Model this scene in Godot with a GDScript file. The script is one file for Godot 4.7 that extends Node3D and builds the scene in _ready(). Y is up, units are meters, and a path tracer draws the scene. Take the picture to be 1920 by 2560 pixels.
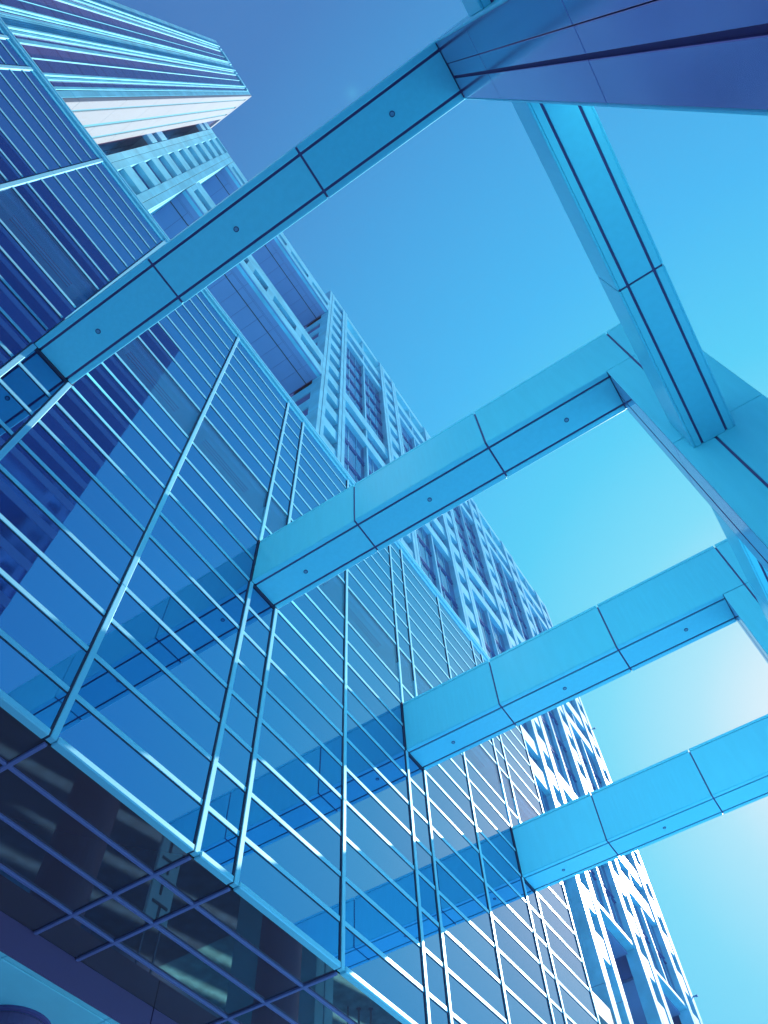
extends Node3D
# Plaza between a glass hall and a high-rise, seen looking steeply up.
# Working axes: x = away from the glass facade, y = height above the eye, u = along the facade towards the sun (world -z).

const EYE := 1.6
var M := {}
var rng := RandomNumberGenerator.new()
var mesh_cache := {}
var origin_of := {}
var used := {}

# ---------------------------------------------------------------- helpers
func P(x: float, y: float, u: float) -> Vector3:
	return Vector3(x, y + EYE, -u)

func lin(r: float, g: float, b: float, a := 1.0) -> Color:
	var c := Color(r, g, b).linear_to_srgb()
	c.a = a
	return c

func mat(r: float, g: float, b: float, rough := 0.5, metal := 0.0, spec := 0.5) -> StandardMaterial3D:
	var m := StandardMaterial3D.new()
	m.albedo_color = lin(r, g, b)
	m.roughness = rough
	m.metallic = metal
	m.metallic_specular = spec
	return m

func noise_tex(freq: float, lo: float, hi: float, sd: int, octaves := 4, size := 512) -> NoiseTexture2D:
	var n := FastNoiseLite.new()
	n.seed = sd
	n.noise_type = FastNoiseLite.TYPE_SIMPLEX_SMOOTH
	n.frequency = freq
	n.fractal_octaves = octaves
	var g := Gradient.new()
	g.set_color(0, Color(lo, lo, lo))
	g.set_color(1, Color(hi, hi, hi))
	var t := NoiseTexture2D.new()
	t.width = size
	t.height = size
	t.seamless = true
	t.noise = n
	t.color_ramp = g
	return t

func weather(m: StandardMaterial3D, t: Texture2D, scale: float) -> void:
	m.albedo_texture = t
	m.uv1_triplanar = true
	m.uv1_world_triplanar = true
	m.uv1_scale = Vector3.ONE * scale

func numbered(called: String) -> String:
	if not used.has(called):
		used[called] = 0
		return called
	used[called] += 1
	return "%s_%03d" % [called, used[called]]

func thing(called: String, label: String, category: String, at: Vector3, group := "") -> Node3D:
	var o := Node3D.new()
	o.name = numbered(called)
	add_child(o)
	o.position = at
	origin_of[o] = at
	o.set_meta("label", label)
	o.set_meta("category", category)
	if group:
		o.set_meta("group", group)
	return o

# a box with chamfered edges, centred on its own origin; front faces run clockwise
func box_mesh(s: Vector3, c: float) -> ArrayMesh:
	var key := "%.4f_%.4f_%.4f_%.4f" % [s.x, s.y, s.z, c]
	if mesh_cache.has(key):
		return mesh_cache[key]
	c = minf(c, minf(s.x, minf(s.y, s.z)) * 0.45)
	var h := s / 2.0
	var st := SurfaceTool.new()
	st.begin(Mesh.PRIMITIVE_TRIANGLES)
	for axis in 3:
		var b := (axis + 1) % 3
		var d := (axis + 2) % 3
		for sg in [-1.0, 1.0]:
			var q := []
			for k in [[-1, -1], [1, -1], [1, 1], [-1, 1]]:
				var v := Vector3.ZERO
				v[axis] = sg * h[axis]
				v[b] = k[0] * (h[b] - c)
				v[d] = k[1] * (h[d] - c)
				q.append(v)
			var n := Vector3.ZERO
			n[axis] = sg
			quad(st, q, n)
		if c > 0.0:
			for s1 in [-1.0, 1.0]:
				for s2 in [-1.0, 1.0]:
					var e := []
					for k in [[0, -1], [0, 1], [1, 1], [1, -1]]:
						var v := Vector3.ZERO
						v[axis] = k[1] * (h[axis] - c)
						v[b] = s1 * (h[b] - (0.0 if k[0] == 0 else c))
						v[d] = s2 * (h[d] - (c if k[0] == 0 else 0.0))
						e.append(v)
					var n := Vector3.ZERO
					n[b] = s1
					n[d] = s2
					quad(st, e, n.normalized())
	if c > 0.0:
		for sx in [-1.0, 1.0]:
			for sy in [-1.0, 1.0]:
				for sz in [-1.0, 1.0]:
					tri(st, Vector3(sx * h.x, sy * (h.y - c), sz * (h.z - c)), Vector3(sx * (h.x - c), sy * h.y, sz * (h.z - c)), Vector3(sx * (h.x - c), sy * (h.y - c), sz * h.z), Vector3(sx, sy, sz).normalized())
	var m := st.commit()
	mesh_cache[key] = m
	return m

func tri(st: SurfaceTool, a: Vector3, b: Vector3, c: Vector3, n: Vector3) -> void:
	var flip := (b - a).cross(c - a).dot(n) > 0.0
	for v in ([a, c, b] if flip else [a, b, c]):
		st.set_normal(n)
		st.add_vertex(v)

func quad(st: SurfaceTool, q: Array, n: Vector3) -> void:
	tri(st, q[0], q[1], q[2], n)
	tri(st, q[0], q[2], q[3], n)

# one named piece: a chamfered box between two corners given in x, y, u
func piece(parent: Node3D, called: String, m: Material, x0: float, x1: float, y0: float, y1: float, u0: float, u1: float, c := 0.0) -> MeshInstance3D:
	var o := MeshInstance3D.new()
	o.name = called
	o.mesh = box_mesh(Vector3(absf(x1 - x0), absf(y1 - y0), absf(u1 - u0)), c)
	o.material_override = m
	var at := P((x0 + x1) / 2.0, (y0 + y1) / 2.0, (u0 + u1) / 2.0)
	o.position = at - origin_of[parent]
	origin_of[o] = at
	parent.add_child(o, true)
	return o

func lathe(profile: Array, sides: int) -> ArrayMesh:
	var st := SurfaceTool.new()
	st.begin(Mesh.PRIMITIVE_TRIANGLES)
	for i in profile.size() - 1:
		var a: Vector2 = profile[i]
		var b: Vector2 = profile[i + 1]
		var t := b - a
		for k in sides:
			var p := TAU * k / sides
			var q := TAU * (k + 1) / sides
			var np := Vector3(cos((p + q) / 2) * t.y, -t.x, sin((p + q) / 2) * t.y).normalized()
			quad(st, [Vector3(cos(p) * a.x, a.y, sin(p) * a.x), Vector3(cos(q) * a.x, a.y, sin(q) * a.x), Vector3(cos(q) * b.x, b.y, sin(q) * b.x), Vector3(cos(p) * b.x, b.y, sin(p) * b.x)], np)
	st.index()
	return st.commit()

func turned(parent: Node3D, called: String, m: Material, profile: Array, sides: int, at: Vector3) -> MeshInstance3D:
	var o := MeshInstance3D.new()
	o.name = called
	o.mesh = lathe(profile, sides)
	o.material_override = m
	o.position = at - origin_of[parent]
	origin_of[o] = at
	parent.add_child(o, true)
	return o

# ---------------------------------------------------------------- scene
func _ready() -> void:
	rng.seed = 7
	origin_of[self] = Vector3.ZERO
	setup_view()
	materials()
	ground()
	glass_hall()
	undercroft()
	for k in 4:
		portal_frame(k)
	for k in 4:
		tie_beam(k)
	grid_tower()
	window_shaft()
	sky_bridges()
	striped_tower()
	street()
	city()

func setup_view() -> void:
	var cam := Camera3D.new()
	cam.name = "camera"
	cam.fov = 69.2359
	cam.near = 0.05
	cam.far = 2000.0
	add_child(cam)
	var right := Vector3(0.8369391, -0.0374410, -0.5460139)
	var down := Vector3(-0.4910869, -0.4917696, -0.7190246)
	cam.transform = Transform3D(Basis(right, -down, right.cross(-down)).orthonormalized(), Vector3(0, EYE, 0))
	cam.current = true

	var sun_dir := P(0.2, 0.68 - EYE, 1.0).normalized()
	var sun := DirectionalLight3D.new()
	sun.name = "sun"
	sun.light_energy = 1.6
	sun.light_color = Color(1.0, 0.97, 0.93)
	sun.light_angular_distance = 0.5
	sun.shadow_enabled = true
	add_child(sun)
	sun.look_at_from_position(Vector3.ZERO, -sun_dir, Vector3.UP)

	# clear sky: deep blue away from the sun, paling round it
	var stops := [[0.0, 1.1, 1.15, 1.2], [6.0, 0.80, 0.90, 0.97], [9.0, 0.62, 0.85, 0.95], [12.0, 0.42, 0.80, 0.945], [18.0, 0.20, 0.72, 0.935], [26.0, 0.09, 0.62, 0.92], [37.0, 0.058, 0.48, 0.89], [48.0, 0.054, 0.37, 0.76], [62.0, 0.056, 0.215, 0.54], [80.0, 0.056, 0.16, 0.45], [180.0, 0.056, 0.14, 0.42]]
	var w := 512
	var h := 256
	var img := Image.create(w, h, false, Image.FORMAT_RGBF)
	for j in h:
		var el := PI * (0.5 - (j + 0.5) / h)
		for i in w:
			var az := TAU * (i + 0.5) / w
			var dir := Vector3(sin(az) * cos(el), sin(el), -cos(az) * cos(el))
			var th := rad_to_deg(acos(clampf(dir.dot(sun_dir), -1.0, 1.0)))
			var k := 0
			while k < stops.size() - 2 and th > stops[k + 1][0]:
				k += 1
			var t := clampf((th - stops[k][0]) / (stops[k + 1][0] - stops[k][0]), 0.0, 1.0)
			var c := Color(lerpf(stops[k][1], stops[k + 1][1], t), lerpf(stops[k][2], stops[k + 1][2], t), lerpf(stops[k][3], stops[k + 1][3], t))
			c = c.lerp(Color(0.10, 0.52, 0.85), 0.8 * exp(-maxf(el, 0.0) / 0.24) * clampf(th / 50.0, 0.0, 1.0))
			img.set_pixel(i, j, c)
	var pano := PanoramaSkyMaterial.new()
	pano.panorama = ImageTexture.create_from_image(img)
	var sky := Sky.new()
	sky.sky_material = pano
	var env := Environment.new()
	env.background_mode = Environment.BG_SKY
	env.sky = sky
	env.tonemap_mode = Environment.TONE_MAPPER_LINEAR
	env.tonemap_exposure = 2.15
	env.background_energy_multiplier = 0.48
	env.fog_enabled = true
	env.fog_density = 0.0004
	env.fog_light_color = Color(0.85, 0.86, 1.0)
	env.sdfgi_enabled = true
	env.ssao_enabled = true
	env.ssil_enabled = true
	var we := WorldEnvironment.new()
	we.name = "sky"
	we.environment = env
	add_child(we)

func materials() -> void:
	var soft := noise_tex(0.006, 0.965, 1.0, 3)
	var streak := noise_tex(0.010, 0.978, 1.0, 21, 3)
	var fine := noise_tex(0.02, 0.84, 1.0, 5)
	var grime := noise_tex(0.012, 0.72, 1.0, 9)
	M.clad = mat(0.22, 0.85, 0.99, 0.26)
	weather(M.clad, streak, 1.0)
	M.clad.uv1_scale = Vector3(0.9, 0.09, 0.9)
	M.clad2 = mat(0.20, 0.82, 0.98, 0.30)
	weather(M.clad2, streak, 1.0)
	M.clad2.uv1_scale = Vector3(1.3, 0.12, 1.3)
	M.seam = mat(0.16, 0.085, 0.24, 0.8)
	M.ring = mat(0.05, 0.09, 0.22, 0.5)
	M.lens = mat(0.2, 0.4, 0.6, 0.15)
	M.column = mat(0.58, 0.34, 0.60, 0.16, 0.8)
	weather(M.column, soft, 0.2)
	M.fin = mat(0.36, 0.82, 0.94, 0.42, 0.2)
	M.glass = []
	for k in 4:
		M.glass.append(mat(0.20 + 0.01 * k, 0.345 + 0.015 * k, 0.575 + 0.015 * k, 0.012, 1.0))
	var vision := mat(0.07, 0.23, 0.52, 0.02, 0.22)
	vision.transparency = BaseMaterial3D.TRANSPARENCY_ALPHA
	vision.albedo_color.a = 0.12
	M.vision = vision
	M.soffit_glass = mat(0.10, 0.05, 0.06, 0.02, 0.0, 0.7)
	M.soffit_glass.clearcoat_enabled = true
	M.soffit_glass.clearcoat = 1.0
	M.soffit_glass.clearcoat_roughness = 0.02
	M.soffit_bar = mat(0.26, 0.20, 0.42, 0.45)
	M.navy = mat(0.22, 0.10, 0.22, 0.6)
	M.dark = mat(0.05, 0.055, 0.075, 0.7)
	M.ceiling = mat(0.40, 0.86, 0.93, 0.6)
	weather(M.ceiling, soft, 0.3)
	M.room = mat(0.14, 0.62, 0.97, 0.7)
	M.white = mat(0.26, 0.275, 0.30, 0.4)
	weather(M.white, soft, 0.05)
	M.panel = mat(0.22, 0.72, 0.90, 0.42)
	weather(M.panel, fine, 0.04)
	M.panel2 = mat(0.20, 0.69, 0.87, 0.45)
	weather(M.panel2, fine, 0.03)
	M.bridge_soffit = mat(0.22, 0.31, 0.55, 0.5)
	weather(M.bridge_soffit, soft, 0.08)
	M.tower_glass = mat(0.30, 0.30, 0.54, 0.06, 0.85)
	M.tower_glass2 = mat(0.26, 0.26, 0.48, 0.08, 0.85)
	M.stripe_glass = mat(0.55, 0.26, 0.44, 0.06, 0.85)
	M.stripe_glass2 = mat(0.50, 0.22, 0.40, 0.09, 0.85)
	M.louvre = mat(0.05, 0.13, 0.34, 0.6)
	M.paving = mat(0.08, 0.58, 0.98, 0.8)
	M.passage = mat(0.07, 0.20, 0.36, 0.7)
	weather(M.passage, grime, 0.2)
	weather(M.paving, grime, 0.1)
	M.road = mat(0.06, 0.20, 0.38, 0.85)
	weather(M.road, grime, 0.13)
	M.gasket = mat(0.05, 0.045, 0.10, 0.6)
	M.flank_joint = mat(0.03, 0.24, 0.34, 0.5)
	M.spandrel = mat(0.34, 0.34, 0.56, 0.5)
	M.sign_face = mat(0.55, 0.80, 0.95, 0.5)
	M.tile = mat(0.25, 0.84, 0.99, 0.5)
	M.apron = mat(0.25, 0.85, 0.98, 0.6)
	weather(M.apron, grime, 0.2)
	M.steel = mat(0.12, 0.16, 0.26, 0.4, 0.5)

func ground() -> void:
	var g := MeshInstance3D.new()
	g.name = "ground"
	var pm := PlaneMesh.new()
	pm.size = Vector2(700, 700)
	g.mesh = pm
	g.material_override = M.paving
	add_child(g)
	g.set_meta("kind", "structure")
	var walk := piece(self, "pavement", M.passage, -26.0, -9.7, -EYE - 0.15, -EYE + 0.012, -11.0, 23.0)
	walk.set_meta("kind", "structure")
	var apron := piece(self, "plaza_apron", M.apron, -26.0, -9.7, -EYE - 0.15, -EYE + 0.012, 23.02, 60.0)
	apron.set_meta("kind", "structure")
	var road := piece(self, "road", M.road, -9.6, 13.0, -EYE - 0.15, -EYE + 0.004, -45.0, 11.0)
	road.set_meta("kind", "structure")

# ---------------------------------------------------------------- the glass hall
const ROWS := [8.75, 9.68, 10.74, 11.80, 12.86, 13.92, 14.98, 16.04, 17.10, 18.16, 19.22, 20.27, 22.35, 23.42, 24.49, 25.56, 26.63, 27.70, 28.77, 29.84, 30.95]
const FX := -9.0

func uprights() -> Array:
	var us := [-11.34]
	for k in range(-1, 4):
		us += [0.20 + 8.06 * k, 1.31 + 8.06 * k, 4.78 + 8.06 * k]
	return us

func glass_hall() -> void:
	var b := thing("glass_hall", "long blue mirror-glass hall with thin horizontal fins, beneath the white high-rise", "building", P(-12, -EYE, 9))
	var us := uprights()
	# solid body behind the glass; the storey with the air vents is left open
	piece(b, "inner_wall", M.dark, -9.30, -15.0, 8.95, 20.20, -11.4, 28.8)
	piece(b, "inner_wall", M.dark, -9.30, -15.0, 22.50, 30.60, -11.4, 28.8)
	piece(b, "back_wall", M.room, -12.5, -15.0, 20.25, 22.45, -11.4, 28.8)
	var slab := piece(b, "ceiling", M.room, -9.16, -12.48, 22.02, 22.45, -11.4, 28.8)
	piece(b, "roof", M.clad2, -9.0, -15.1, 30.62, 30.90, -11.4, 28.9)
	piece(b, "parapet_cap", M.fin, -8.93, -9.25, 30.97, 31.05, -11.4, 29.1, 0.01)
	piece(b, "parapet_rail", M.fin, -8.90, -9.0, 31.13, 31.25, -11.4, 29.1, 0.02)
	# panes
	for i in us.size() - 1:
		for j in ROWS.size() - 1:
			var clear: bool = j == 11
			var pane := piece(b, "window_pane", M.vision if clear else M.glass[rng.randi() % 4], FX - 0.03, FX - 0.06 if clear else FX - 0.12, ROWS[j] + 0.008, ROWS[j + 1] - 0.008, us[i] + 0.01, us[i + 1] - 0.01)
			if not clear:
				pane.rotation = Vector3(0, rng.randfn() * 0.001, rng.randfn() * 0.001)
		# linear air vents in the ceiling behind the clear panes
		if us[i + 1] - us[i] > 3.0:
			var mid: float = (us[i] + us[i + 1]) / 2.0
			var v := piece(slab, "air_vent", M.room, -9.30, -9.62, 22.0, 22.03, mid - 1.15, mid + 1.15)
			for s in 3:
				piece(v, "slot", M.seam, -9.37 - 0.08 * s, -9.40 - 0.08 * s, 21.985, 22.01, mid - 1.1, mid + 1.1)
	# uprights, cut by the frames' beams at their roots
	for i in us.size():
		var u: float = us[i]
		var cut := i > 0 and (i - 1) % 3 != 2 and u > -1.0
		var y := 8.66
		var n := 0
		var ends := [12.86, 17.10, 21.37, 25.60, 31.0]
		for e in ends:
			var y1: float = e - 0.012
			if cut and y >= 17.0 and y < 19.2:
				piece(b, "mullion", M.fin, FX + 0.015, FX - 0.12, 19.27, y1, u - 0.062, u + 0.062, 0.008)
			else:
				var mu := piece(b, "mullion", M.fin, FX + 0.015, FX - 0.12, y, y1, u - 0.062, u + 0.062, 0.008)
				piece(mu, "gasket", M.gasket, FX - 0.006, FX - 0.12, y, y1, u - 0.098, u - 0.063)
			y = e
			n += 1
	# horizontal fins
	for j in ROWS.size() - 1:
		for i in us.size() - 1:
			if j == 0:
				continue
			var tr := piece(b, "transom", M.fin, FX - 0.008, FX - 0.10, ROWS[j] - 0.05, ROWS[j] + 0.062, us[i] + 0.075, us[i + 1] - 0.11, 0.005)
			piece(tr, "gasket", M.gasket, FX - 0.022, FX - 0.10, ROWS[j] - 0.078, ROWS[j] - 0.051, us[i] + 0.075, us[i + 1] - 0.11)
	for i in us.size() - 1:
		piece(b, "bottom_rail", M.fin, FX + 0.04, FX - 0.14, 8.63, 8.76, us[i] + 0.075, us[i + 1] - 0.11, 0.02)
	# glass soffit under the hall
	var xs := [-9.14, -10.0, -11.0, -12.0, -13.0]
	for i in us.size() - 1:
		for k in 4:
			piece(b, "soffit_pane", M.soffit_glass, xs[k] - 0.01, xs[k + 1] + 0.01, 8.66, 8.72, us[i] + 0.01, us[i + 1] - 0.01)
	for k in [1, 2, 3]:
		piece(b, "soffit_rail", M.soffit_bar, xs[k] - 0.038, xs[k] + 0.038, 8.615, 8.67, -11.4, 29.0, 0.01)
	for u in us:
		piece(b, "soffit_rib", M.soffit_bar, -9.15, -12.99, 8.61, 8.665, u - 0.04, u + 0.04, 0.01)
	piece(b, "soffit_backing", M.dark, -9.14, -15.0, 8.74, 8.93, -11.4, 28.9)
	# end wall towards the sun
	for j in ROWS.size() - 1:
		for k in 2:
			piece(b, "end_pane", M.glass[(j + k) % 4], -9.2 - 2.9 * k, -12.06 - 2.9 * k, ROWS[j] + 0.02, ROWS[j + 1] - 0.02, 28.9, 28.98)

func undercroft() -> void:
	var c := thing("lower_ceiling", "pale panelled ceiling with a dark edge band below the glass soffit", "ceiling", P(-16, 8.0, 9))
	piece(c, "edge_band", M.navy, -13.0, -13.06, 8.09, 8.66, -11.4, 11.6)
	piece(c, "edge_band", M.navy, -13.0, -13.06, 8.09, 8.66, 11.63, 29.0)
	var xs := [-13.05, -13.22, -15.2, -17.2]
	var u := -10.9
	while u < 29.0:
		for k in 3:
			piece(c, "ceiling_panel", M.ceiling, xs[k] - 0.008, xs[k + 1] + 0.008, 8.09 if k else 8.10, 8.2, u + 0.008, minf(u + 2.7, 29.0) - 0.008, 0.012)
		u += 2.69
	piece(c, "slab", M.seam, -13.07, -17.2, 8.21, 8.60, -11.4, 29.0)
	var where := ["nearest the dark edge band at the left", "second along from the lower left corner", "third along, under the middle of the glass soffit"]
	for k in 3:
		var at := P(-14.75, -EYE, 9.65 + 8.06 * k)
		var col := thing("round_column", "thick round dark column under the pale ceiling, " + where[k], "column", at, "round columns under the hall")
		turned(col, "shaft", M.navy, [Vector2(0.66, 0.0), Vector2(0.66, 9.62)], 40, at)
		turned(col, "collar", M.seam, [Vector2(0.67, 9.62), Vector2(0.75, 9.64), Vector2(0.75, 9.69)], 40, at)

# ---------------------------------------------------------------- the white portal frames
func frame_u(k: int) -> Array:
	return [0.16 + 8.06 * k, 1.35 + 8.06 * k]

func portal_frame(k: int) -> void:
	var words := ["nearest, its column at top right", "second nearest, carrying the long tie beam", "third along, right of centre", "farthest, beside the tower corner"]
	var u0: float = frame_u(k)[0]
	var u1: float = frame_u(k)[1]
	var f := thing("portal_frame", "pale clad portal frame against the glass hall, " + words[k], "frame", P(2.7, -EYE, (u0 + u1) / 2.0), "portal frames in a row")
	var g := 0.024
	piece(f, "root_plate", M.gasket, -8.99, -9.14, 17.04, 19.26, u0 - 0.03, u1 + 0.03)
	piece(f, "beam_core", M.seam, -8.97, 1.9, 17.14, 19.10, u0 + 0.03, u1 - 0.03)
	piece(f, "column_core", M.seam, 1.89, 3.61, -EYE, 19.10, u0 + 0.03, u1 - 0.03)
	var cuts := [-8.985, -5.55, -1.53, 2.5]
	for s in 3:
		var x0: float = cuts[s] + (g if s else 0.0)
		var x1: float = cuts[s + 1] - g
		var bx1: float = minf(x1, 1.84)
		var c: Material = M.clad if (s + k) % 2 else M.clad2
		piece(f, "side_panel", c, x0, x1, 17.135, 19.085, u0, u0 + 0.04, 0.012)
		piece(f, "side_panel", c, x0, x1, 17.135, 19.085, u1 - 0.04, u1, 0.012)
		piece(f, "edge_strip", c, x0, bx1, 17.10, 17.132, u0 + 0.001, u0 + 0.145, 0.012)
		piece(f, "edge_strip", c, x0, bx1, 17.10, 17.132, u1 - 0.145, u1 - 0.001, 0.012)
		var under := piece(f, "underside_panel", c, x0, bx1, 17.103, 17.14, u0 + 0.20, u1 - 0.20, 0.006)
		piece(f, "top_trim", c, x0, x1, 19.11, 19.22, u0 + 0.001, u1 - 0.001, 0.015)
		# small round downlight in the middle of each underside panel
		var cx: float = [-7.57, -3.55, 0.47][s]
		var at := P(cx, 17.103, (u0 + u1) / 2.0)
		var d := turned(under, "downlight", M.ring, [Vector2(0.04, -0.012), Vector2(0.06, -0.012), Vector2(0.06, 0.0)], 20, at)
		turned(d, "lens", M.lens, [Vector2(0.0, -0.004), Vector2(0.04, -0.006)], 16, at)
	# corner above the column
	piece(f, "side_panel", M.clad, 2.5 + g, 3.65, 17.135, 19.085, u0, u0 + 0.04, 0.012)
	piece(f, "side_panel", M.clad, 2.5 + g, 3.65, 17.135, 19.085, u1 - 0.04, u1, 0.012)
	piece(f, "top_trim", M.clad, 2.5 + g, 3.65, 19.11, 19.22, u0 + 0.001, u1 - 0.001, 0.015)
	# column cladding
	var ys := [-EYE, 2.6, 7.45, 12.86, 17.12]
	for r in 4:
		var y0: float = ys[r] + 0.01
		var y1: float = ys[r + 1] - 0.01
		for side in [[u0, u0 + 0.04], [u1 - 0.04, u1]]:
			piece(f, "column_panel", M.clad, 1.851, 2.5 - g, y0, y1, side[0], side[1], 0.012)
			piece(f, "column_panel", M.clad, 2.5 + g, 3.649, y0, y1, side[0], side[1], 0.012)
		var y2: float = minf(y1, 17.08)
		piece(f, "column_panel", M.column, 1.85, 1.89, y0, y2, u0 + 0.042, u0 + 0.45, 0.006)
		piece(f, "column_panel", M.column, 1.855, 1.89, y0, y2, u0 + 0.462, u0 + 0.705, 0.006)
		piece(f, "column_panel", M.column, 1.85, 1.89, y0, y2, u0 + 0.755, u1 - 0.042, 0.006)
		piece(f, "column_panel", M.column, 3.61, 3.65, y0, y1, u0 + 0.042, u1 - 0.042, 0.006)

func tie_beam(k: int) -> void:
	var words := ["short dark end showing above the nearest column at the top", "longest in view, from the nearest column to the second one", "from the second column, mostly hidden behind it at the right edge", "farthest, beyond the third column at the right edge"]
	var u0: float = frame_u(k - 1)[1] + 0.004
	var u1: float = frame_u(k)[0] - 0.004
	var b := thing("tie_beam", "pale clad tie beam joining the frame columns, " + words[k], "beam", P(2.48, 12.34, (u0 + u1) / 2.0), "tie beams between the portal frames")
	var mid := (u0 + u1) / 2.0
	piece(b, "beam_core", M.seam, 2.10, 2.86, 12.38, 13.50, u0, u1)
	for s in [[u0, mid - 0.018], [mid + 0.018, u1]]:
		piece(b, "side_panel", M.clad, 2.07, 2.11, 12.345, 13.55, s[0], s[1], 0.012)
		piece(b, "side_panel", M.clad, 2.85, 2.89, 12.345, 13.55, s[0], s[1], 0.012)
		piece(b, "edge_strip", M.clad, 2.112, 2.225, 12.34, 12.38, s[0], s[1], 0.008)
		piece(b, "underside_panel", M.clad2, 2.27, 2.69, 12.342, 12.38, s[0], s[1], 0.008)
		piece(b, "edge_strip", M.clad, 2.735, 2.848, 12.34, 12.38, s[0], s[1], 0.008)
		piece(b, "top_trim", M.clad, 2.112, 2.848, 13.48, 13.54, s[0], s[1])

# ---------------------------------------------------------------- the high-rise with the window grid
const TX := -15.4

func grid_tower() -> void:
	var t := thing("grid_tower", "broad white high-rise slab with a grid of paired piers, ladder windows and glazed bays", "building", P(-22, -EYE, 49))
	var top := 101.4
	piece(t, "core", M.louvre, -16.6, -30.0, 35.72, 97.0, 17.75, 80.9)
	piece(t, "lobby_wall", M.bridge_soffit, -26.0, -30.0, -EYE, 35.6, 19.0, 80.0)
	piece(t, "roof", M.panel, -16.9, -30.0, 97.0, 97.4, 17.75, 80.9)
	var floors := []
	for k in range(-9, 10):
		floors.append(62.98 + 3.87 * k)
	for n in 6:
		var a := 17.48 + 11.95 * n
		# two piers, each of two halves with a groove between
		for p in [[a, a + 1.0], [a + 2.95, a + 3.95]]:
			var pier := piece(t, "pier", M.seam, TX - 0.05, TX - 1.08, -EYE, top - 0.1, p[0] + 0.02, p[1] - 0.02)
			var joints := [-EYE, 12.0, 27.8, 36.0, 43.5, 51.3, 59.0, 66.8, 74.6, 82.3, 90.1, top]
			for q in joints.size() - 1:
				for half in 2:
					var c: Material = M.panel if (q + half + n) % 3 else M.panel2
					piece(pier, "pier_panel", c, TX, TX - 1.1, joints[q] + 0.012, joints[q + 1] - 0.012, p[0] + half * 0.53, p[0] + 0.47 + half * 0.53, 0.015)
		# ladder of windows between the piers, one to a storey
		for k in floors.size():
			var y: float = floors[k]
			piece(t, "ladder_spandrel", M.panel if k % 2 else M.panel2, TX - 0.06, TX - 0.95, y + 2.0, y + 3.87, a + 1.005, a + 2.945, 0.02)
			var w := piece(t, "ladder_window", M.tower_glass if (k + n) % 3 else M.tower_glass2, TX - 0.62, TX - 0.68, y, y + 2.0, a + 1.0, a + 2.95)
			piece(w, "glazing_bar", M.louvre, TX - 0.58, TX - 0.63, y, y + 2.0, a + 1.95, a + 2.01)
		piece(t, "crown_beam", M.panel, TX - 0.03, TX - 1.0, 99.95, top - 0.02, a + 1.005, a + 2.945, 0.02)
		if n == 5:
			break
		# wide glazed bay
		var b0 := a + 3.955
		var b1 := a + 11.945
		var bm := (b0 + b1) / 2.0
		for band in [[99.95, top - 0.02], [94.0, 96.0], [90.0, 91.4], [69.8, 71.85], [65.5, 67.2], [47.4, 49.2], [43.6, 45.5], [35.72, 36.1]]:
			piece(t, "white_band", M.panel, TX - 0.12, TX - 0.9, band[0], band[1], b0, b1, 0.02)
		piece(t, "bay_post", M.panel2, TX - 0.2, TX - 0.88, 36.1, 99.95, bm - 0.13, bm + 0.13, 0.02)
		for row in [[91.4, 94.0], [67.2, 69.8], [45.5, 47.4]]:
			for hf in [[b0, bm - 0.13], [bm + 0.13, b1]]:
				var w := piece(t, "band_window", M.tower_glass2, TX - 0.55, TX - 0.6, row[0], row[1], hf[0], hf[1])
				for q in [1, 2]:
					var u: float = lerpf(hf[0], hf[1], q / 3.0)
					piece(w, "glazing_bar", M.panel2, TX - 0.5, TX - 0.56, row[0], row[1], u - 0.035, u + 0.035)
		for seg in [[71.85, 90.0, 5], [49.2, 65.5, 4], [36.1, 43.6, 2]]:
			var hgt: float = (seg[1] - seg[0]) / seg[2]
			for r in int(seg[2]):
				var y: float = seg[0] + hgt * r
				for hf in [[b0, bm - 0.13], [bm + 0.13, b1]]:
					var w := piece(t, "bay_window", M.tower_glass if (r + n) % 2 else M.tower_glass2, TX - 0.56, TX - 0.6, y + 0.62, y + hgt, hf[0], hf[1])
					piece(t, "window_ledge", M.louvre, TX - 0.46, TX - 0.6, y + 0.05, y + 0.13, hf[0], hf[1])
					piece(t, "window_ledge", M.louvre, TX - 0.48, TX - 0.6, y + 0.54, y + 0.62, hf[0], hf[1])
					piece(t, "louvre_strip", M.tower_glass, TX - 0.56, TX - 0.6, y + 0.13, y + 0.54, hf[0], hf[1])
					for q in [1, 2]:
						var u: float = lerpf(hf[0], hf[1], q / 3.0)
						piece(w, "glazing_bar", M.panel2, TX - 0.50, TX - 0.57, y + 0.62, y + hgt, u - 0.03, u + 0.03)
		# lobby behind the open foot of the bay
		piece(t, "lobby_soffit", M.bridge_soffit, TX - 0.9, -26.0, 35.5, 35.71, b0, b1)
		for r in [[33.4, 35.2], [29.0, 32.0], [24.6, 27.6]]:
			piece(t, "lobby_window", M.navy, -25.9, -26.02, r[0], r[1], b0 + 2.2, b0 + 4.6)
			piece(t, "lobby_window", M.navy, -25.9, -26.02, r[0], r[1], b0 + 5.2, b0 + 7.4)
	piece(t, "podium_band", M.white, TX - 0.1, TX - 0.9, 24.57, 25.95, 45.4, 53.26, 0.02)
	# side of the slab that faces the open gap: piers, then a band to each storey
	for k in floors.size():
		var y: float = floors[k]
		if y < 40.0:
			continue
		piece(t, "side_band", M.panel2, -16.55, -29.0, y + 2.0, y + 3.87, 17.60, 17.76)
		piece(t, "side_window", M.stripe_glass, -16.55, -29.0, y, y + 2.0, 17.70, 17.78)
	piece(t, "end_wall", M.white, -16.5, -30.0, -EYE, top, 81.0, 81.2)
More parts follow.
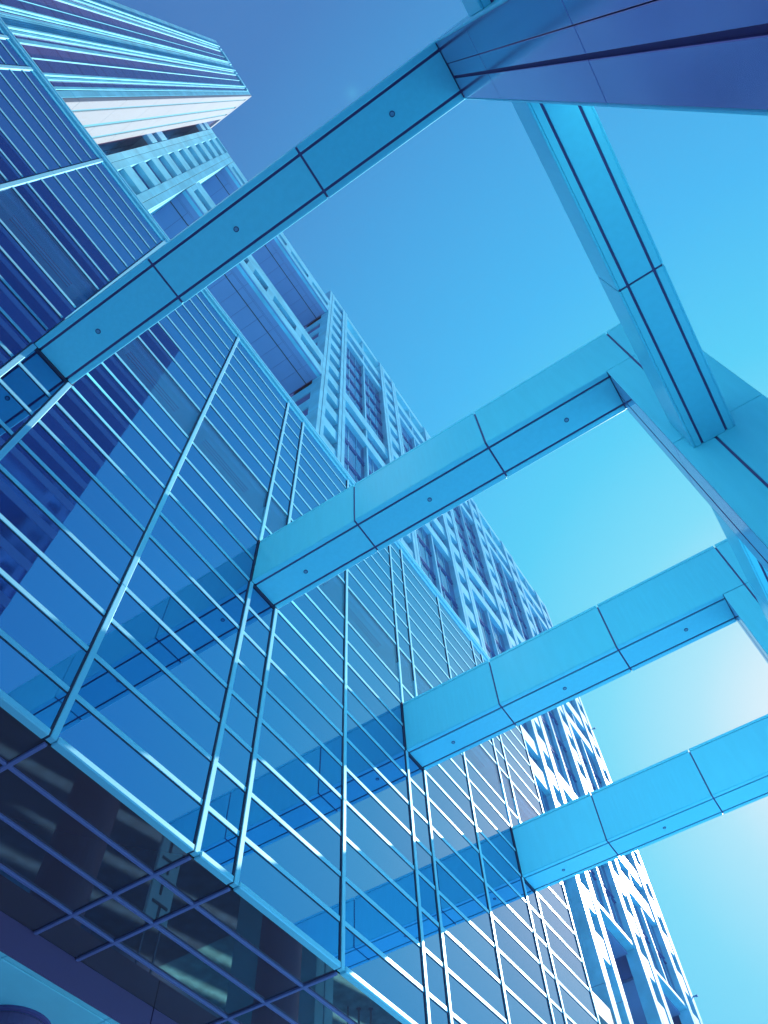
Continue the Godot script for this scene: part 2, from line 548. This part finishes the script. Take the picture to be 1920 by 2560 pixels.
	for y in [38.26, 72.98]:
		var lamp := piece(t, "corner_bracket", M.louvre, TX + 0.3, TX, y, y + 0.09, 81.0, 81.1)
		piece(lamp, "lamp_head", M.louvre, TX + 0.5, TX + 0.28, y - 0.06, y + 0.08, 80.92, 81.15, 0.03)

# ---------------------------------------------------------------- the shaft with one window to a storey
func window_shaft() -> void:
	var t := thing("window_shaft", "narrow white tower with one column of stacked slot windows, left of the open gap", "building", P(-17.2, -EYE, -3.8))
	piece(t, "shaft_core", M.louvre, -16.0, -19.1, -EYE, 95.3, -5.78, -1.82)
	piece(t, "lower_wall", M.panel2, TX, -16.0, -EYE, 49.4, -5.8, -1.8)
	for k in range(0, 12):
		var y := 49.42 + 4.03 * k
		var y1 := minf(y + 4.03, 95.45)
		for c in [[-5.8, -5.31], [-5.29, -4.755], [-2.945, -2.38], [-2.36, -1.8]]:
			piece(t, "wall_panel", M.panel if (k + int(c[0] * 7)) % 3 else M.panel2, TX, -16.0, y + 0.012, y1 - 0.012, c[0] + 0.008, c[1] - 0.008, 0.01)
		var yb := 49.42 + 4.03 * k
		piece(t, "wall_panel", M.panel, TX - 0.01, -16.0, y + 2.05, y1 - 0.012, -4.75, -2.95, 0.015)
		if k < 12 and yb + 2.0 < 95.0:
			var w := piece(t, "slot_window", M.tower_glass, TX - 0.42, TX - 0.48, yb, yb + 2.05, -4.75, -2.95)
			piece(w, "glazing_bar", M.louvre, TX - 0.38, TX - 0.43, yb + 1.72, yb + 1.8, -4.75, -2.95)
	piece(t, "roof_cap", M.white, TX - 0.02, -19.1, 95.46, 95.6, -5.8, -1.8)
	piece(t, "side_wall", M.panel2, -16.02, -19.1, -EYE, 95.4, -5.83, -5.79)
	piece(t, "side_wall", M.panel2, -16.02, -19.1, -EYE, 95.4, -1.81, -1.77)

func sky_bridges() -> void:
	var data := [
		[67.2, 73.05, 68.95, 70.8, "white bridge block with dark panelled underside, the lower of two spanning the gap"],
		[90.6, 95.6, 91.95, 93.4, "white bridge block under the roofline, the upper of two spanning the gap"]]
	for d in data:
		var y0: float = d[0]
		var y1: float = d[1]
		var b := thing("sky_bridge", d[4], "bridge", P(-17.3, y0, 7.8), "bridge blocks across the gap")
		var ua := -1.76
		var ub := 17.47
		piece(b, "bridge_core", M.seam, -15.9, -19.1, y0 + 0.06, y1 - 0.1, ua, ub)
		piece(b, "roof", M.panel2, -15.9, -19.15, y1 - 0.09, y1, ua, ub)
		var wins := [[-1.35, 1.2, 2], [2.1, 5.9, 3], [6.8, 8.77, 2], [9.7, 13.15, 3], [14.0, 17.2, 3]]
		piece(b, "fascia_lower", M.panel, TX, -15.9, y0, d[2], ua, ub, 0.015)
		piece(b, "fascia_upper", M.panel, TX, -15.9, d[3], y1 - 0.02, ua, ub, 0.015)
		var prev := ua
		for w in wins + [[ub, 0, 0]]:
			piece(b, "fascia_pier", M.panel2, TX - 0.004, -15.9, d[2] + 0.004, d[3] - 0.004, prev, w[0])
			prev = w[1]
			if w[2]:
				var g := piece(b, "bridge_window", M.tower_glass2, TX - 0.38, TX - 0.44, d[2], d[3], w[0], w[1])
				for q in range(1, int(w[2])):
					var u: float = lerpf(w[0], w[1], float(q) / w[2])
					piece(g, "glazing_bar", M.panel, TX - 0.25, TX - 0.39, d[2], d[3], u - 0.03, u + 0.03)
		# underside: front strip, fine seam strip, slot, then rows of panels
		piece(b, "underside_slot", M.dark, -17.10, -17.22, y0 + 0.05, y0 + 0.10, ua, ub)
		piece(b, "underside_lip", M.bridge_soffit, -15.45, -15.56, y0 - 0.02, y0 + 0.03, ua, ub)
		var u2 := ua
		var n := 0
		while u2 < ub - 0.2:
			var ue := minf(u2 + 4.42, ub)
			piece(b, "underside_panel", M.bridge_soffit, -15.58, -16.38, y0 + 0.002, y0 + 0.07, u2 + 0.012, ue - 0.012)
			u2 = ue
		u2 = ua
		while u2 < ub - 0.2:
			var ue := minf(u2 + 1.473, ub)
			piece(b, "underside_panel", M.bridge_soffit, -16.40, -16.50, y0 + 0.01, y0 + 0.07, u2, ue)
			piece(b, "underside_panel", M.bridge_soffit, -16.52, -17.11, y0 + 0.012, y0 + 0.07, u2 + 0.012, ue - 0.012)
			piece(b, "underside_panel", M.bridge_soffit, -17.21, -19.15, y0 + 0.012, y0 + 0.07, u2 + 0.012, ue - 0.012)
			u2 = ue
	for d in [[67.2, 72.6, "small lit block, lower one between the striped tower and the window shaft"], [90.4, 95.4, "small lit block, upper one between the striped tower and the window shaft"]]:
		var b := thing("link_block", d[2], "bridge", P(-17, d[0], -7.6), "link blocks beside the striped tower")
		piece(b, "fascia", M.panel, TX, -15.8, d[0], d[0] + 1.75, -9.4, -5.85, 0.02)
		piece(b, "fascia", M.panel, TX, -15.8, d[1] - 2.0, d[1], -9.4, -5.85, 0.02)
		piece(b, "window", M.tower_glass2, -15.74, -15.8, d[0] + 1.75, d[1] - 2.0, -9.4, -5.85)
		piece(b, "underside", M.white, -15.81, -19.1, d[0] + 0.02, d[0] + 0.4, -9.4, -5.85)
		piece(b, "roof", M.panel2, -15.81, -19.1, d[1] - 0.4, d[1] - 0.02, -9.4, -5.85)

# ---------------------------------------------------------------- the striped tower
const TS := 0.683
const T_FOOT := 30.92

# a piece of the striped tower, its sizes taken on the plane of the high-rise and brought nearer
func tp(t: Node3D, called: String, m: Material, x0: float, x1: float, y0: float, y1: float, u0: float, u1: float, c := 0.0) -> MeshInstance3D:
	return piece(t, called, m, x0 * TS, x1 * TS, maxf(y0 * TS, T_FOOT), y1 * TS, u0 * TS, u1 * TS, c)

func striped_tower() -> void:
	var t := thing("striped_tower", "tallest tower, dark vertical glass stripes in front and white panelled flank", "building", P(-14, T_FOOT, -9.9))
	var top := 154.2
	tp(t, "core", M.louvre, -16.0, -26.9, 0, top - 0.6, -19.5, -9.75)
	# white flank of four tall panels with recessed joints
	for c in [[-15.46, -16.35], [-16.65, -18.45], [-18.95, -20.50], [-20.95, -22.05]]:
		var y := 45.3
		while y < top - 3.0:
			var y1 := minf(y + 11.8, top - 2.6)
			tp(t, "flank_panel", M.white, c[0], c[1], y + 0.01, y1 - 0.01, -9.75, -9.43, 0.02)
			y = y1
	tp(t, "flank_joint", M.flank_joint, -16.0, -22.05, 0, top - 2.6, -9.76, -9.56)
	tp(t, "coping", M.white, -15.46, -27.0, top - 2.55, top, -9.76, -9.42, 0.03)
	for k in range(3, 13):
		tp(t, "flank_glass", M.stripe_glass2, -22.06, -24.4, 20.0 + 10.1 * k, 29.98 + 10.1 * k, -9.72, -9.66)
		tp(t, "flank_glass", M.stripe_glass, -24.5, -26.9, 20.0 + 10.1 * k, 29.98 + 10.1 * k, -9.72, -9.66)
	# front: [from, to, front x, kind]
	var strips := [
		[-9.43, -10.25, 0.0, "band"], [-10.28, -10.50, 0.02, "fin"], [-10.50, -10.92, -0.10, "glass"], [-10.92, -11.12, 0.0, "fin"], [-11.16, -11.34, 0.10, "fin"],
		[-11.34, -12.33, -0.10, "glass"], [-12.33, -12.41, -0.04, "fin"], [-12.41, -13.28, -0.10, "glass"], [-13.28, -13.58, -0.02, "fin"], [-13.58, -13.86, -0.10, "glass"],
		[-13.86, -14.08, 0.0, "fin"], [-14.12, -14.30, 0.10, "fin"], [-14.30, -15.22, -0.02, "ribbed"], [-15.22, -15.36, -0.10, "glass"], [-15.36, -15.52, 0.0, "fin"], [-15.56, -15.72, 0.10, "fin"],
		[-15.72, -16.52, -0.10, "glass"], [-16.52, -16.60, -0.04, "fin"], [-16.60, -17.55, -0.10, "glass"], [-17.55, -17.85, -0.02, "fin"], [-17.85, -18.08, -0.10, "glass"], [-18.08, -18.30, 0.0, "fin"],
		[-18.42, -18.60, 0.10, "fin"], [-18.60, -19.60, 0.0, "band"]]
	for s in strips:
		var a: float = s[0]
		var b: float = s[1]
		var x: float = TX - 0.06 + s[2]
		var edge: float = a - 0.33 if a > -10.0 else a - 0.01
		match s[3]:
			"fin":
				tp(t, "fin", M.panel, x, -16.0, 0, top - 0.05, b, a, 0.02)
			"band":
				var y := 45.1
				while y < top - 1.0:
					var y1 := minf(y + 5.9, top)
					tp(t, "corner_panel", M.panel, x, -16.0, y + 0.02, y1 - 0.02, b + 0.01, edge, 0.02)
					y = y1
			"ribbed":
				for r in 5:
					tp(t, "rib", M.panel2, x, -16.0, 0, top - 0.05, b + 0.186 * r, b + 0.186 * r + 0.17, 0.015)
			"glass":
				var y := 45.1
				while y < top - 2.0:
					for hgt in [3.75, 2.15]:
						if y + hgt < top - 1.0:
							tp(t, "glass_panel", M.stripe_glass if rng.randf() > 0.4 else M.stripe_glass2, x, -16.0, y + 0.05, y + hgt - 0.05, b + 0.005, a - 0.005)
						y += hgt
				tp(t, "cap_block", M.panel, x + 0.2, -16.0, top - 1.9, top - 0.1, b + 0.005, a - 0.005)

# ---------------------------------------------------------------- the street under the hall (seen mirrored in the soffit)
func street() -> void:
	var spots := [[-20.9, 31.15, "nearer the signpost"], [-20.45, 31.5, "farther from the signpost"]]
	for s in spots:
		var at := P(s[0], -EYE, s[1])
		var b := thing("bollard", "slim dark bollard mirrored in the soffit's edge, the one %s" % s[2], "bollard", at, "bollards behind the hall")
		turned(b, "post", M.steel, [Vector2(0.05, 0.0), Vector2(0.05, 0.95), Vector2(0.035, 1.0), Vector2(0.0, 1.02)], 16, at)
		turned(b, "foot", M.steel, [Vector2(0.12, 0.0), Vector2(0.12, 0.03), Vector2(0.05, 0.05)], 16, at)
	var pa := P(-21.2, -EYE, 30.7)
	var sp := thing("signpost", "slim post with a small triangular plate beside the two bollards", "signpost", pa)
	turned(sp, "post", M.steel, [Vector2(0.035, 0.0), Vector2(0.035, 1.25), Vector2(0.0, 1.26)], 12, pa)
	turned(sp, "plate", M.steel, [Vector2(0.0, 1.05), Vector2(0.42, 1.5), Vector2(0.36, 1.52), Vector2(0.0, 1.14)], 3, pa)
	var at := P(-14.2, 3.6, 12.1)
	var sg := thing("hanging_sign", "narrow pale sign board with dark strokes hanging under the pale ceiling", "sign", at)
	piece(sg, "board", M.sign_face, -14.15, -14.25, 3.6, 6.2, 11.7, 12.5, 0.02)
	for k in 4:
		var y := 3.85 + 0.6 * k
		piece(sg, "stroke", M.gasket, -14.13, -14.16, y, y + 0.07, 11.82, 12.38)
		piece(sg, "stroke", M.gasket, -14.13, -14.16, y + 0.08, y + 0.40, 12.0 + 0.08 * (k % 2), 12.07 + 0.08 * (k % 2))
	for u in [11.85, 12.35]:
		piece(sg, "hanger", M.steel, -14.18, -14.22, 6.2, 8.09, u - 0.02, u + 0.02)

# ---------------------------------------------------------------- buildings across the plaza, met only in the mirror glass and by their bounced light
func city() -> void:
	var o := thing("opposite_tower", "dark banded office tower across the plaza, mirrored in the hall's glass", "building", P(34, -EYE, -38))
	for k in 23:
		var y := -EYE + 4.08 * k
		piece(o, "window_band", M.tower_glass2 if k % 2 else M.tower_glass, 16.02, 48.0, y, y + 3.2, -79.95, 11.38)
		piece(o, "floor_band", M.spandrel, 16.0, 48.02, y + 3.21, y + 4.07, -79.97, 11.40)
	var r := thing("rear_block", "pale sunlit office block closing the plaza behind the viewer", "building", P(0, -EYE, -54))
	for k in 12:
		var y := -EYE + 4.2 * k
		piece(r, "window_band", M.tower_glass, -8.0, 19.0, y, y + 1.3, -62.0, -46.3)
		piece(r, "floor_band", M.tile, -8.3, 19.3, y + 1.32, y + 4.18, -62.3, -46.0, 0.03)
